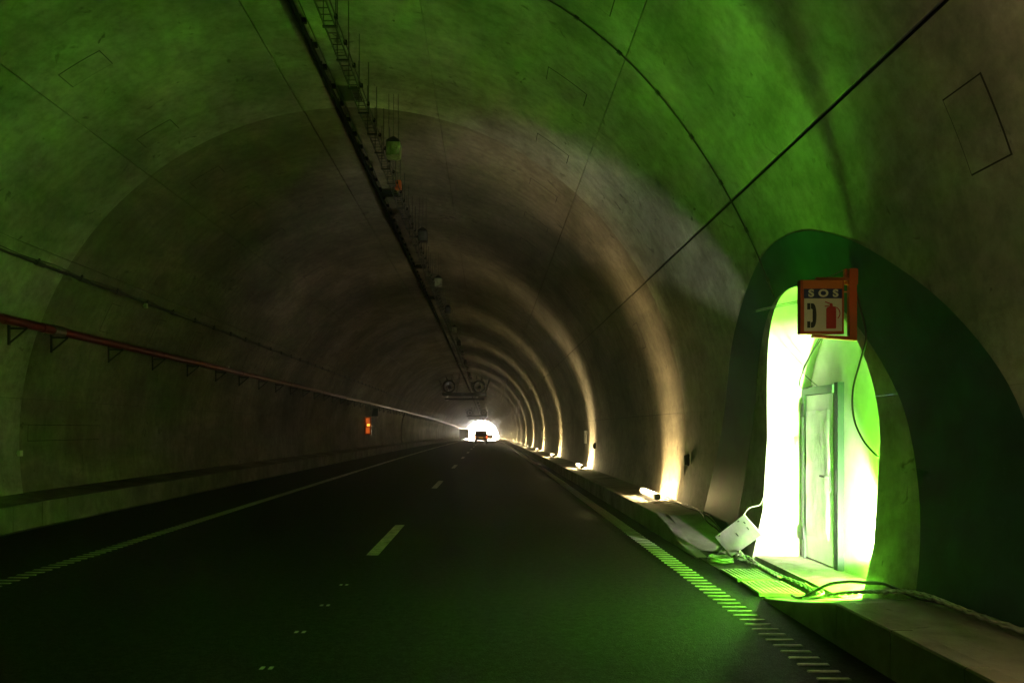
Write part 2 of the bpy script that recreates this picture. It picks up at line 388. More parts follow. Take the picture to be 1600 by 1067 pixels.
# ------------------------------------------------------------------ walkways and kerbs
KX, KL, KH = 2.66, -7.5, .32
def kh(y):                                            # kerb top on the niche side: it dips to road level at the niche
    if y < 6.09: return KH
    if y < 7.68: return KH * (7.68 - y) / 1.59
    if y < 10.7: return 0.0
    if y < 12.35: return KH * (y - 10.7) / 1.65
    return KH
def walkway(name, segs, xi, xo, rise, hf, z0=-.35):
    mb = MB()
    for i, y in enumerate(segs):
        h = hf(y); z = zd(y); mb.v += [(xi, y, z + z0), (xi, y, z + h - .006), (xo, y, z + h + rise), (xo, y, z + z0)]
        if i:
            o = (i - 1) * 4; mb.f += [(o, o + 1, o + 5, o + 4), (o + 1, o + 2, o + 6, o + 5), (o + 2, o + 3, o + 7, o + 6)]; mb.sm += [False] * 3
    n = len(mb.v); mb.add(mb.v[:4], [(0, 1, 2, 3)]); mb.add(mb.v[n - 4:n], [(3, 2, 1, 0)])
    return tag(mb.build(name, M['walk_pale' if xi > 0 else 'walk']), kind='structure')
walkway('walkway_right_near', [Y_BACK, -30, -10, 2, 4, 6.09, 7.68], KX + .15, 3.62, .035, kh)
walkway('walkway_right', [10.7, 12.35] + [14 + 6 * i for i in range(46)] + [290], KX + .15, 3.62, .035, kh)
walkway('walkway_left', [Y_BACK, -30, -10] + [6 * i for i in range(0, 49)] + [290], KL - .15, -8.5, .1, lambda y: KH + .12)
def kerb(name, x0, x1, hf, y_lo, y_hi, y_single):
    k = tag(strip(name, x0 + .01, x1 - .01, Y_BACK, y_lo, .2, M['kerb'], 6), kind='structure')
    y = y_lo; L = .82; km = M['kerb_pale' if x0 > 0 else 'kerb']
    far = MB()
    while y < y_hi:
        a, b = y + .005, y + L - .005; h0, h1 = hf(a), hf(b)
        mb = MB() if y < y_single else far
        if max(h0, h1) > .015:
            c = .012; z0, z1 = zd(a), zd(b); h0 = max(h0, .012); h1 = max(h1, .012)
            face = x0 if abs(x0) < abs(x1) else x1; back = x1 if face == x0 else x0; s = 1 if back > face else -1
            vs = []
            for yy, zz, h in ((a, z0, h0), (b, z1, h1)):
                vs += [(face, yy, zz - .1), (face, yy, zz + h - c), (face + s * c, yy, zz + h), (back, yy, zz + h), (back, yy, zz - .1)]
            mb.add(vs, [(0, 1, 6, 5), (1, 2, 7, 6), (2, 3, 8, 7), (3, 4, 9, 8), (4, 3, 2, 1, 0), (5, 6, 7, 8, 9)])
            if mb is not far: mb.build('kerb_stone', km, k)
        y += L
    o = far.build('kerb_stones_far', km, k); o['kind'] = 'stuff'
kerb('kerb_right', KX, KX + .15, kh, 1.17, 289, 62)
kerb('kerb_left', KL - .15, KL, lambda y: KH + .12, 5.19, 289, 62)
tag(strip('gutter_left', KL, KL + .12, Y_BACK, 290, .03, M['kerb'], 6), kind='structure')
# level crossing piece, cable trench and threshold before the niche
ap = MB(); ap.box((2.70, 7.6, -.3), (3.12, 10.78, .006)); tag(ap.build('crossing_slab', M['trench']), kind='structure')
tr = MB(); tr.box((3.12, 7.2, -.32), (3.36, 10.9, -.27)); tr.box((3.12, 7.2, -.27), (3.36, 7.25, .0)); tr.box((3.12, 10.8, -.27), (3.36, 10.9, 0))
tag(tr.build('cable_trench', M['trench']), kind='structure')

# ------------------------------------------------------------------ emergency niche
NX = 4.02
niche = thing('emergency_niche', (3.7, 8.6, .05), 'brightly lit white arched niche in the right tunnel wall, ringed by dark green paint', 'niche')
def local(mb, o):
    mb.v = [(x - o[0], y - o[1], z - o[2]) for x, y, z in mb.v]; return mb
NO = (3.7, 8.6, .05)
mb = MB(); P = OPEN; n = len(P); D = [0, .3, .6, 1]
vs = [(wall_x(max(z, -.3)) + (NX - wall_x(max(z, -.3))) * dd, y, z) for y, z in P for dd in D]
mb.add(vs, [(i * 4 + k, i * 4 + k + 1, (i + 1) * 4 + k + 1, (i + 1) * 4 + k) for i in range(n - 1) for k in range(3)], True)
local(mb, NO).build('reveal', M['niche'], niche, fix=False)
mb = MB(); mb.add([(NX, y, z) for y, z in P], [tuple(range(n))]); local(mb, NO).build('end_wall', M['niche'], niche, fix=False)
mb = MB(); mb.box((3.365, NY0 + .003, -.3), (NX - .003, NY1 - .003, .05)); local(mb, NO).build('floor', M['niche_floor'], niche)
# door in the end wall: leaf, frame, seal, protective film, handle, hinges
dr = MB(); dr.box((NX - .075, 9.12, .07), (NX - .03, 9.88, 2.06)); door = local(dr, NO).build('door', M['door'], niche)
def dpart(name, mt, f):
    m = MB(); f(m); return local(m, NO).build(name, mt, door)
dpart('door_frame', M['door_frame'], lambda m: m.box((NX - .10, 9.88, .05), (NX - .004, 9.96, 2.16)))
dpart('door_frame', M['door_frame'], lambda m: m.box((NX - .10, 9.08, 2.07), (NX - .004, 9.88, 2.16)))
dpart('door_frame', M['door_edge'], lambda m: m.box((NX - .078, 8.985, .05), (NX - .006, 9.08, 2.18)))
dpart('handle', M['steel_dark'], lambda m: (m.box((NX - .092, 9.17, .93), (NX - .075, 9.21, 1.17)), m.bar((NX - .09, 9.19, 1.10), (NX - .135, 9.19, 1.10), .02), m.bar((NX - .135, 9.18, 1.10), (NX - .135, 9.33, 1.10), .022)))
dpart('lock_plate', M['steel_dark'], lambda m: m.box((NX - .082, 9.02, .92), (NX - .078, 9.06, 1.18)))
dpart('hinge', M['steel_dark'], lambda m: m.tube([(NX - .105, 9.90, 1.80), (NX - .105, 9.90, 1.96)], .022, 8))
dpart('hinge', M['steel_dark'], lambda m: m.tube([(NX - .105, 9.90, .28), (NX - .105, 9.90, .44)], .022, 8))
mb = MB(); g = 14
for i in range(g + 1):
    for j in range(g + 1):
        y = 9.17 + .68 * i / g; z = .35 + 1.52 * j / g
        w = .012 + .016 * abs(math.sin(i * 1.7 + j * .35)) * (0 if i in (0, g) or j in (0, g) else 1) + .006 * random.random()
        mb.v.append((NX - .075 - w, y + .01 * math.sin(j * 1.3), z + .012 * math.sin(i * .9)))
mb.add([], []); mb.f += [(i * (g + 1) + j, i * (g + 1) + j + 1, (i + 1) * (g + 1) + j + 1, (i + 1) * (g + 1) + j) for i in range(g) for j in range(g)]; mb.sm += [True] * (g * g)
o = local(mb, NO).build('plastic_film', M['film'], door, fix=False); o['label'] = 'crumpled clear protective film taped over the door'

# ------------------------------------------------------------------ lamps
def fan_light(name, e, col, parent, loc, r=.05, lim=(.05, .50)):
    """point source with the louvred throw of the tubular lamp: strong across its length, cut off along it"""
    l = bpy.data.lights.new(name, 'POINT'); l.energy = e; l.color = col; l.shadow_soft_size = r; l.use_nodes = True
    nt = l.node_tree; em = nt.nodes['Emission']
    tc = nt.nodes.new('ShaderNodeTexCoord'); sx = nt.nodes.new('ShaderNodeSeparateXYZ'); ab = nt.nodes.new('ShaderNodeMath'); ab.operation = 'ABSOLUTE'
    mr = nt.nodes.new('ShaderNodeMapRange'); mr.interpolation_type = 'SMOOTHSTEP'
    mr.inputs['From Min'].default_value = lim[0]; mr.inputs['From Max'].default_value = lim[1]; mr.inputs['To Min'].default_value = 1; mr.inputs['To Max'].default_value = .05
    nt.links.new(tc.outputs['Normal'], sx.inputs[0]); nt.links.new(sx.outputs['Y'], ab.inputs[0]); nt.links.new(ab.outputs[0], mr.inputs['Value']); 
    # throw weighted by direction to the wall side; only the floor gets light on the road side
    rx = nt.nodes.new('ShaderNodeMapRange'); rx.inputs['From Min'].default_value = -.72; rx.inputs['From Max'].default_value = .25; rx.inputs['To Min'].default_value = .06; rx.inputs['To Max'].default_value = 1
    rz = nt.nodes.new('ShaderNodeMapRange'); rz.inputs['From Min'].default_value = -.32; rz.inputs['From Max'].default_value = -.5; rz.inputs['To Min'].default_value = 0; rz.inputs['To Max'].default_value = 1
    mx = nt.nodes.new('ShaderNodeMath'); mx.operation = 'MAXIMUM'; mu = nt.nodes.new('ShaderNodeMath'); mu.operation = 'MULTIPLY'
    nt.links.new(sx.outputs['X'], rx.inputs['Value']); nt.links.new(sx.outputs['Z'], rz.inputs['Value']); nt.links.new(rx.outputs[0], mx.inputs[0]); nt.links.new(rz.outputs[0], mx.inputs[1])
    nt.links.new(mr.outputs[0], mu.inputs[0]); nt.links.new(mx.outputs[0], mu.inputs[1]); nt.links.new(mu.outputs[0], em.inputs['Strength'])
    return l
WARM = (1, .77, .34)
lampdata = fan_light('lamp_light', LAMP_W, WARM, None, None)
lamps9 = [fan_light('lamp_light', LAMP_W / 9 * q, (1, g_, b_), None, None) for q, g_, b_ in ((1, .77, .34), (.8, .75, .31), (1.12, .79, .37), (.9, .77, .33))]
tube_me = MB().tube([(0, -.66 + .0, .075), (0, -.63, .075), (0, .63, .075), (0, .66, .075)], [.045, .06, .06, .045], 14).mesh('glowing_tube', M['lamp'])
cap_me = MB().tube([(0, -.75, .07), (0, -.655, .07)], .062, 12).mesh('end_cap', M['lampcap'])
cap2_me = MB().tube([(0, .655, .07), (0, .75, .07)], .062, 12).mesh('end_cap', M['lampcap'])
lead_me = MB().tube(smooth_path([(0, -.75, .05), (.08, -.85, .012), (.2, -1.3, .012), (.25, -2.2, .012), (.2, -3.5, .012)]), .008, 6).mesh('lead', M['rubber'])
k = 0; y = 15.35 - 11.8 * 5
while y < 286:
    if not (y < 11 and y > 4.0):
        if abs(y - 3.55) < .1: y -= .4
        loc = (3.12 + random.uniform(-.02, .02), y, zd(y) + KH + .022)
        L0 = thing('floor_work_lamp', loc, 'glowing tubular work lamp lying on the right walkway beside the wall', 'lamp', 'work lamps along the right wall')
        link('glowing_tube', tube_me, L0); link('end_cap', cap_me, L0); link('end_cap', cap2_me, L0)
        if 0 < y < 80: link('lead', lead_me, L0)
        near = -20 < y < 60
        for yy in ([-.6 + .15 * q for q in range(9)] if near else (0,)): link('lamp_light', lamps9[k % 4] if near else lampdata, L0, (.02, yy, .17))
        k += 1
        if abs(y - 3.15) < .1: y += .4
    y += 11.8
# lamp standing inside the niche, behind the near jamb
nl = thing('niche_work_lamp', (3.86, 7.80, .05), 'work lamp standing in the niche behind its near jamb', 'lamp')
MB().tube([(0, 0, .02), (0, 0, .30)], .015, 8).build('stand', M['steel_dark'], nl)
MB().box((-.12, -.02, 0), (.12, .02, .02)).box((-.02, -.12, 0), (.02, .12, .019)).build('foot', M['steel_dark'], nl)
MB().box((-.07, -.10, .30), (.07, -.06, .50)).build('housing', M['steel_dark'], nl)
l = bpy.data.lights.new('green_lamp_light', 'POINT'); l.energy = GREEN_W / 5; l.color = (.20, 1, .03); l.shadow_soft_size = .06; l.use_nodes = True
nt = l.node_tree; tc = nt.nodes.new('ShaderNodeTexCoord'); sx = nt.nodes.new('ShaderNodeSeparateXYZ'); mr = nt.nodes.new('ShaderNodeMapRange')   # throw shaped by direction: damped towards the far tunnel, lifted inside the niche
mr.inputs['From Min'].default_value = -.35; mr.inputs['From Max'].default_value = .45; mr.inputs['To Min'].default_value = 1; mr.inputs['To Max'].default_value = .15
m2 = nt.nodes.new('ShaderNodeMapRange'); m2.inputs['From Min'].default_value = -.10; m2.inputs['From Max'].default_value = .02; m2.inputs['To Min'].default_value = 0; m2.inputs['To Max'].default_value = .6
mm = nt.nodes.new('ShaderNodeMath'); mm.operation = 'MAXIMUM'
nt.links.new(tc.outputs['Normal'], sx.inputs[0]); nt.links.new(sx.outputs['Y'], mr.inputs['Value']); nt.links.new(sx.outputs['X'], m2.inputs['Value'])
nt.links.new(mr.outputs[0], mm.inputs[0]); nt.links.new(m2.outputs[0], mm.inputs[1]); nt.links.new(mm.outputs[0], nt.nodes['Emission'].inputs['Strength'])
for q in range(5): link('green_lamp_light', l, nl, (-.02, .02 - .12 * q, .42))
l = bpy.data.lights.new('white_fill_light', 'SPOT'); l.energy = WHITE_W; l.color = (1, .84, .78); l.shadow_soft_size = .05; l.spot_size = rad(80); l.spot_blend = .45  # added spot, turns the green glare on jamb and door white
w = link('white_fill_light', l, nl, (.05, .05, .36)); w.rotation_euler = Vector((-.02, -1, -.40)).to_track_quat('Z', 'Y').to_euler()

# ------------------------------------------------------------------ SOS sign on its bracket
SY = 7.0; SO = (3.17, SY, 2.44)
def SM(p): return (p[0] * .96, p[1], 1.65 + (p[2] - 1.65) * .96)
sign = thing('emergency_sign', SO, 'red framed SOS box sign with telephone and fire extinguisher symbols, projecting over the niche', 'sign')
def sp(name, mt, f, parent=sign):
    m = MB(); f(m); m.v = [SM(p) for p in m.v]; return local(m, SO).build(name, mt, parent)
sx0, sx1, sz0, sz1 = 2.842, 3.237, 2.515, 3.005
def U(x): return 2.842 + (x - 2.862) * .973
box = sp('sign_box', M['red_sign'], lambda m: m.box((sx0, SY - .04, sz0), (sx1, SY + .03, sz1)))
fy = SY - .042
sp('header', M['orange_sign'], lambda m: m.box((sx0 + .022, fy - .002, 2.925), (sx1 - .015, fy + .003, 3.002)), box)
sp('blue_band', M['blue_sign'], lambda m: m.box((sx0 + .030, fy - .003, 2.837), (sx1 - .02, fy + .003, 2.924)), box)
face = sp('sign_face', M['white_sign'], lambda m: m.box((sx0 + .032, fy - .003, 2.54), (sx1 - .02, fy + .003, 2.836)), box)
def text(ch, x, z, size, mt, parent):
    cu = bpy.data.curves.new('letter', 'FONT'); cu.body = ch; cu.size = size; cu.align_x = 'CENTER'; cu.align_y = 'CENTER'; cu.offset = .0035; cu.extrude = .001
    o = bpy.data.objects.new('letter', cu); COL.objects.link(o)
    bpy.context.view_layer.update()
    me = bpy.data.meshes.new_from_object(o.evaluated_get(bpy.context.evaluated_depsgraph_get()))
    bpy.data.objects.remove(o); me.materials.clear(); me.materials.append(mt)
    t = link('letter', me, parent, (U(x) * .96 - SO[0], fy - .006 - SY, 1.65 + (z - 1.65) * .96 - SO[2])); t.rotation_euler = (rad(90), 0, 0); t.scale = (1.2, 1, 1)
for ch, x in (('S', 2.958), ('O', 3.072), ('S', 3.186)): text(ch, x, 2.880, .088, M['white_sign'], box)
def arcp(cx, cz, r, a0, a1, n=14): return [(cx + r * math.cos(rad(a0 + (a1 - a0) * i / n)), cz + r * math.sin(rad(a0 + (a1 - a0) * i / n))) for i in range(n + 1)]
def flat(mt, poly, name): return sp(name, mt, lambda m: m.prism([(U(x_), z_) for x_, z_ in poly], 1, fy - .006, fy - .0025), box)
# handset: two blocks joined by a bowed grip
flat(M['ink'], [(2.922, 2.735), (2.950, 2.735), (2.950, 2.792), (2.922, 2.792)], 'handset_symbol')
flat(M['ink'], [(2.922, 2.568), (2.950, 2.568), (2.950, 2.627), (2.922, 2.627)], 'handset_symbol')
flat(M['ink'], [(2.956, 2.568)] + [(2.956 + .052 * math.cos(rad(t)) ** .55, 2.68 + .112 * math.sin(rad(t))) for t in range(-80, 81, 10)] + [(2.956, 2.792), (2.956, 2.745), (2.972, 2.735), (2.972, 2.625), (2.956, 2.615)], 'handset_symbol')
# extinguisher: body, neck, lever, hose
flat(M['red_ink'], [(3.100, 2.562), (3.188, 2.562)] + [(3.192, 2.575), (3.192, 2.74), (3.182, 2.757), (3.160, 2.765), (3.158, 2.785), (3.134, 2.785), (3.132, 2.765), (3.110, 2.757), (3.100, 2.74)], 'extinguisher_symbol')
flat(M['red_ink'], [(3.088, 2.802), (3.13, 2.785), (3.158, 2.783), (3.158, 2.790), (3.132, 2.794), (3.09, 2.810)], 'extinguisher_symbol')
flat(M['red_ink'], [(3.085, 2.760), (3.134, 2.768), (3.134, 2.775), (3.085, 2.768)], 'extinguisher_symbol')
flat(M['red_ink'], arcp(3.170, 2.70, .062, 95, -50, 18) + arcp(3.170, 2.70, .054, -50, 95, 18), 'extinguisher_symbol')
bk = sp('bracket', M['red_sign'], lambda m: (m.box((3.298, SY - .02, 2.46), (3.366, SY + .03, 3.115)),))
sp('bracket_arm', M['red_sign'], lambda m: m.box((3.0, SY - .01, 3.007), (3.30, SY + .03, 3.035)))
sp('bracket_arm', M['red_sign'], lambda m: m.prism([(2.97, 2.487), (3.364, 2.455), (3.364, 2.488), (2.97, 2.512)], 1, SY - .025, SY + .035))
sp('bracket_arm', M['red_sign'], lambda m: m.box((3.23, SY + .0, 2.90), (3.31, SY + .02, 2.91)))
sp('stay_rod', M['steel'], lambda m: m.bar((3.10, SY + .04, 3.03), (3.27, SY + .05, 3.11), .010))
sp('stay_rod', M['steel'], lambda m: (m.bar((2.66, SY + .6, 2.83), (2.87, SY + .06, 2.835), .006), m.bar((2.66, SY + .6, 2.815), (2.87, SY + .06, 2.815), .006)))
sp('wall_plate', M['red_sign'], lambda m: m.box((3.28, SY + .03, 2.98), (3.40, SY + .07, 3.12)))

def wire(name, pts, r, mt, label, n=6, cat='cable', group=None):
    o = MB().tube(smooth_path(pts), r, n).build(name, mt); return tag(o, label, cat, group)
wire('hanging_wire', [(2.93, SY + .02, 2.47), (3.12, 7.7, 2.38), (3.40, 8.6, 2.30), (3.66, 9.2, 2.27), (3.90, 9.45, 2.16)], .006, M['rubber'], 'thin dark wire sagging from the sign box down to the door head')
wire('hanging_wire', [(2.95, SY + .02, 2.47), (3.14, 7.8, 2.34), (3.36, 8.6, 2.16), (3.6, 9.1, 2.11), (3.88, 9.55, 2.16)], .006, M['rubber'], 'thin dark wire looping lowest between the sign and the door')
wire('drop_cable', [(wall_x(3.0) - .02, 7.2, 3.0), (3.37, 7.17, 2.65), (3.39, 7.15, 2.45), (3.38, 7.25, 2.25), (3.35, 7.32, 2.0), (3.36, 7.32, 1.75), (3.42, 7.27, 1.55), (3.50, 7.2, 1.42), (3.56, 7.22, 1.40)], .009, M['rubber'], 'black cable hanging in a long bow down the near edge of the niche')

# ------------------------------------------------------------------ clutter before the niche
# two ribbed trench covers
def grate(y0, y1, label):
    loc = (2.89, (y0 + y1) / 2, .008); L = y1 - y0
    t = thing('trench_cover', loc, label, 'trench cover', 'ribbed trench covers')
    for e in (-1, 1): MB().box((-.225, e * (L / 2 - .01) - .01, 0), (.225, e * (L / 2 - .01) + .01, .032)).build('end_bar', M['grate'], t)
    MB().box((-.22, -L / 2 + .02, .003), (.22, L / 2 - .02, .012)).build('base_plate', M['steel_dark'], t)
    s = MB().box((-.015, -L / 2 + .021, .013), (.015, L / 2 - .021, .034)).mesh('slat', M['grate'])
    for i in range(9): link('slat', s, t, (-.2 + .05 * i, 0, 0))
    return t
g1 = grate(8.55, 9.19, 'ribbed pale trench cover lying beside the cable heap')
g2 = grate(7.82, 8.46, 'ribbed pale trench cover lying next to the black hose')
g1.rotation_euler.z = .02; g2.rotation_euler.z = -.015
# white board leaning in the trench
A, B_, D_ = Vector((3.09, 10.13, .03)), Vector((2.93, 10.3, .255)), Vector((3.30, 9.62, .37))
C_ = B_ + D_ - A
u = (B_ - A); v = (D_ - A); nrm = u.cross(v).normalized()
if nrm.y > 0: nrm = -nrm
board = thing('leaning_board', A, 'white flat board with slots, tilted on one corner at the mouth of the niche', 'board')
mb = MB(); q = [Vector((0, 0, 0)), u, u + v, v]
mb.add([p for p in q] + [p - nrm * .018 for p in q], [(0, 1, 2, 3), (7, 6, 5, 4), (0, 4, 5, 1), (1, 5, 6, 2), (2, 6, 7, 3), (3, 7, 4, 0)]); mb.build('sheet', M['board'], board)
for (a, b, la, lb) in ((.93, .12, .05, .05), (.93, .78, .05, .05), (.55, .52, .16, .025), (.5, .85, .12, .025), (.75, .88, .1, .03)):
    mb = MB(); q = [u * (a + i * la / 2) + v * (b + j * lb / 2) + nrm * .002 for i, j in ((-1, -1), (1, -1), (1, 1), (-1, 1))]
    mb.add(q + [p - nrm * .003 for p in q], [(0, 1, 2, 3), (7, 6, 5, 4), (0, 4, 5, 1), (1, 5, 6, 2), (2, 6, 7, 3), (3, 7, 4, 0)]); mb.build('slot', M['steel_dark'], board)
wire('board_wire', [tuple(C_ + Vector((0, 0, 0))), tuple(C_ + Vector((.06, -.03, .09))), (3.32, 9.75, .72), (3.42, 9.9, .80)], .006, M['cable_pale'], 'pale wire rising from the leaning board to the niche edge')
# heap and bundles of cable
def strands(path, n, rad_, r, pitch, rnd=0):
    path = smooth_path(path, 10); out = []
    for s in range(n):
        pts = []; L = 0
        for i, p in enumerate(path):
            if i: L += (p - path[i - 1]).length
            t = (path[min(i + 1, len(path) - 1)] - path[max(i - 1, 0)]).normalized(); a = t.cross(Vector((0, 0, 1))).normalized(); b = a.cross(t)
            w = 2 * math.pi * (L / pitch + s / n)
            pts.append(p + (a * math.cos(w) + b * abs(math.sin(w)) * .9) * rad_ + Vector((random.uniform(-rnd, rnd), 0, random.uniform(0, rnd))))
        out.append(pts)
    return out
def bundle(name, path, n, rad_, r, pitch, mt, label, rnd=0):
    t = thing(name, path[0], label, 'cable'); o = Vector(path[0])
    for pts in strands(path, n, rad_, r, pitch, rnd): MB().tube([p - o for p in pts], r, 6).build('strand', mt, t)
    return t
bundle('cable_bundle', [(3.2, 10.2, -.02), (3.17, 9.8, .07), (3.16, 9.3, .05), (3.16, 8.7, .05), (3.19, 8.15, .055), (3.19, 7.75, .05), (3.13, 7.42, .085), (3.16, 7.0, .2), (3.2, 6.5, .31), (3.24, 6.0, .40), (3.27, 5.4, .395), (3.3, 4.7, .395), (3.27, 4.0, .395), (3.3, 3.0, .395)], 3, .022, .013, .34, M['cable_grey'], 'twisted bundle of grey cables running out of the trench along the wall foot')
bundle('cable_bundle', [(3.21, 10.35, -.05), (3.13, 9.95, .12), (3.12, 9.6, .05), (3.14, 9.2, .06), (3.13, 8.8, .05), (3.12, 8.5, .06)], 2, .016, .010, .22, M['cable_pale'], 'short pale twisted cable pair dropped over the first trench cover')
def coil(loc, n, r0, label, mt, rr=.012, flat_=.6):
    t = thing('cable_coil', loc, label, 'cable coil'); pts = []
    for i in range(n * 22):
        a = 2 * math.pi * i / 22; w = r0 * (1 + .18 * math.sin(i * .37)); pts.append((w * math.cos(a), w * flat_ * 2.2 * math.sin(a) + .03 * math.sin(i * .21), .015 + .045 * (i / (n * 22)) + .008 * math.sin(i * 1.1)))
    MB().tube(pts, rr, 6).build('windings', mt, t); return t
coil((2.86, 9.85, .006), 9, .125, 'flat coil of grey cable lying by the kerb ramp beside the leaning board', M['cable_grey'])
coil((3.16, 9.98, .0), 4, .055, 'small tangle of pale cable under the leaning board', M['cable_pale'], .008)
wire('cable_loop', [(3.05, 7.62, .04), (2.98, 7.55, .05), (2.95, 7.42, .075), (3.02, 7.36, .10), (3.12, 7.42, .12), (3.16, 7.56, .12), (3.1, 7.66, .13), (3.06, 7.70, .16)], .009, M['cable_pale'], 'small pale cable end curled into an open loop by the second cover')
wire('black_hose', [(2.94, 7.72, .04), (2.93, 7.55, .05), (2.98, 7.45, .09), (3.1, 7.3, .22), (3.2, 7.1, .29), (3.24, 6.85, .33), (3.26, 6.6, .37), (3.27, 6.4, .37), (3.28, 6.1, .36), (3.31, 5.7, .39), (3.34, 5.0, .385), (3.35, 4.2, .385), (3.36, 3.2, .385)], .014, M['rubber'], 'black hose arching over the niche corner and on along the wall foot', 8)
wire('wall_foot_cable', [(3.2, 15.0, .36), (3.3, 14.0, .37), (3.28, 13.2, .37), (3.3, 12.4, .365), (3.26, 11.9, .28), (3.3, 11.4, .19), (3.24, 11.0, .1), (3.2, 10.6, .04), (3.2, 10.2, -.03)], .011, M['rubber'], 'black cable lying along the walkway from the lamp down to the trench')
wire('wall_foot_cable', [(3.36, 15.2, .37), (3.34, 14.2, .37), (3.36, 13.0, .37), (3.33, 12.2, .34), (3.36, 11.7, .23), (3.3, 11.2, .13), (3.14, 10.75, .03), (3.0, 10.4, .02), (2.95, 10.1, .02)], .009, M['rubber'], 'thin black cable against the wall foot ending at the cable coil')

# ------------------------------------------------------------------ services along the vault
def along(ya, yb, step, f): return [f(ya + (yb - ya) * i / int((yb - ya) / step)) for i in range(int((yb - ya) / step) + 1)]
# black conduit under the crown
cd = thing('overhead_conduit', (-2.60, 5, 7.27), 'black conduit with clips running along the crown of the vault', 'conduit'); o_ = Vector((-2.60, 5, 7.27))
MB().tube([Vector((-2.60, y, 7.27 + zd(y))) - o_ for y in [5 + 5.7 * i for i in range(51)]], .036, 8).build('pipe', M['black'], cd)
rail = MB()
for y in [5 + 5.7 * i for i in range(50)]:
    rail.bar(Vector((-2.50, y, 7.29 + zd(y))) - o_, Vector((-2.50, y + 5.7, 7.29 + zd(y + 5.7))) - o_, .012)
rail.build('messenger_wire', M['steel_dark'], cd)
clip = MB().box((-.02, -.025, -.02), (.09, .025, .05)).bar((.0, 0, .05), (.0, 0, .10), .02).mesh('clip', M['black'])
far = MB(); y = 9.6
while y < 285:
    if y < 62: link('clip', clip, cd, Vector((-2.60, y, 7.27 + zd(y))) - o_)
    else: far.box(*(tuple(Vector(c) + Vector((-2.60, y, 7.27 + zd(y))) - o_) for c in ((-.03, -.03, -.05), (.13, .03, .06)))); 
    y += .7 if y < 62 else 2.1
far.build('clips_far', M['black'], cd, fix=False)['kind'] = 'stuff'
for y in (19.0, 27.5, 34.0):
    MB().box((.03, -.12, -.05), (.42, .12, .05)).build('junction_box', M['black'], cd, Vector((-2.60, y, 7.27 + zd(y))) - o_)
# hung cable ladder
LX, LZ = -1.93, 6.56; o_ = Vector((LX, 5, LZ))
ld = thing('cable_ladder', o_, 'narrow wire cable ladder hung on paired rods beside the conduit', 'cable ladder')
for s in (-.065, .065):
    m = MB()
    for i in range(50): m.bar(Vector((LX + s, 5 + 5.7 * i, LZ + zd(5 + 5.7 * i))) - o_, Vector((LX + s, 10.7 + 5.7 * i, LZ + zd(10.7 + 5.7 * i))) - o_, .012, .03)
    m.build('rail', M['steel_dark'], ld)
m = MB(); y = 5.0
while y < 45: m.bar(Vector((LX - .065, y, LZ + zd(y))) - o_, Vector((LX + .065, y, LZ + zd(y))) - o_, .008); y += .148
m.build('rungs', M['steel_dark'], ld)['kind'] = 'stuff'
hang = MB().box((-.085, -.018, -.03), (.085, .018, -.008)).bar((-.075, 0, -.02), (-.075, 0, .79), .011).bar((.075, 0, -.02), (.075, 0, .77), .011).mesh('hanger', M['steel_dark'])
far = MB(); y = 5.26
while y < 285:
    if y < 62: link('hanger', hang, ld, Vector((LX, y, LZ + zd(y))) - o_)
    else: far.bar(Vector((LX, y, LZ + zd(y))) - o_, Vector((LX, y, LZ + .78 + zd(y))) - o_, .03)
    y += .885 if y < 62 else 1.77
far.build('hangers_far', M['steel_dark'], ld)['kind'] = 'stuff'
MB().box((.04, -.08, -.02), (.16, .08, .14)).build('red_box', M['red_sign'], ld, Vector((LX, 16.2, LZ - .02)) - o_)['label'] = 'small red junction box on the cable ladder'
# clipped cable beside it
o_ = Vector((-1.8, 5, 6.51))
cc = thing('clipped_cable', o_, 'thin cable with black clips strung just beside the cable ladder', 'cable')
MB().tube([Vector((-1.8, 5 + 5.7 * i, 6.51 + zd(5 + 5.7 * i))) - o_ for i in range(51)], .009, 5).build('cable', M['rubber'], cc)
kc = MB().box((-.018, -.02, -.02), (.022, .02, .03)).mesh('clip', M['black']); y = 9.4
while y < 40: link('clip', kc, cc, Vector((-1.8, y, 6.51 + zd(y))) - o_); y += .63
# hung luminaires, alternately wrapped in milky plastic and bare
def lum(wrapped, loc, label):
    t = thing('hung_luminaire', loc, label, 'luminaire', 'luminaires hung along the crown'); t.scale = (.78, .78, 1)
    m = MB(); m.add([(-.15, -.2, .13), (.15, -.2, .13), (.15, .2, .13), (-.15, .2, .13), (-.02, -.04, .24), (.02, -.04, .24), (.02, .04, .24), (-.02, .04, .24)],
          [(0, 1, 5, 4), (1, 2, 6, 5), (2, 3, 7, 6), (3, 0, 4, 7), (4, 5, 6, 7), (0, 3, 2, 1)]); m.build('hood', M['steel_dark'], t)
    b = MB(); random.seed(3); n = 10
    for k in range(4):
        z = -.10 + .075 * k
        for i in range(n):
            a = 2 * math.pi * i / n; w = (1 + .10 * random.uniform(-1, 1)) if wrapped else 1
            sx = max(-.14, min(.14, .2 * math.cos(a))) * w; sy = max(-.18, min(.18, .26 * math.sin(a))) * w; b.v.append((sx, sy, z + (.012 * random.uniform(-1, 1) if wrapped else 0)))
    for k in range(3):
        for i in range(n): b.f.append((k * n + i, k * n + (i + 1) % n, (k + 1) * n + (i + 1) % n, (k + 1) * n + i)); b.sm.append(False)
    b.f.append(tuple(range(n))[::-1]); b.sm.append(False); b.f.append(tuple(range(3 * n, 4 * n))); b.sm.append(False)
    b.build('wrapped_body' if wrapped else 'body', M['wrap'] if wrapped else M['steel_dark'], t)
    for s in (-.1, 0, .1): MB().bar((s, 0, .2 if s == 0 else .14), (s, 0, .95), .010).build('rod', M['steel_dark'], t)
    return t
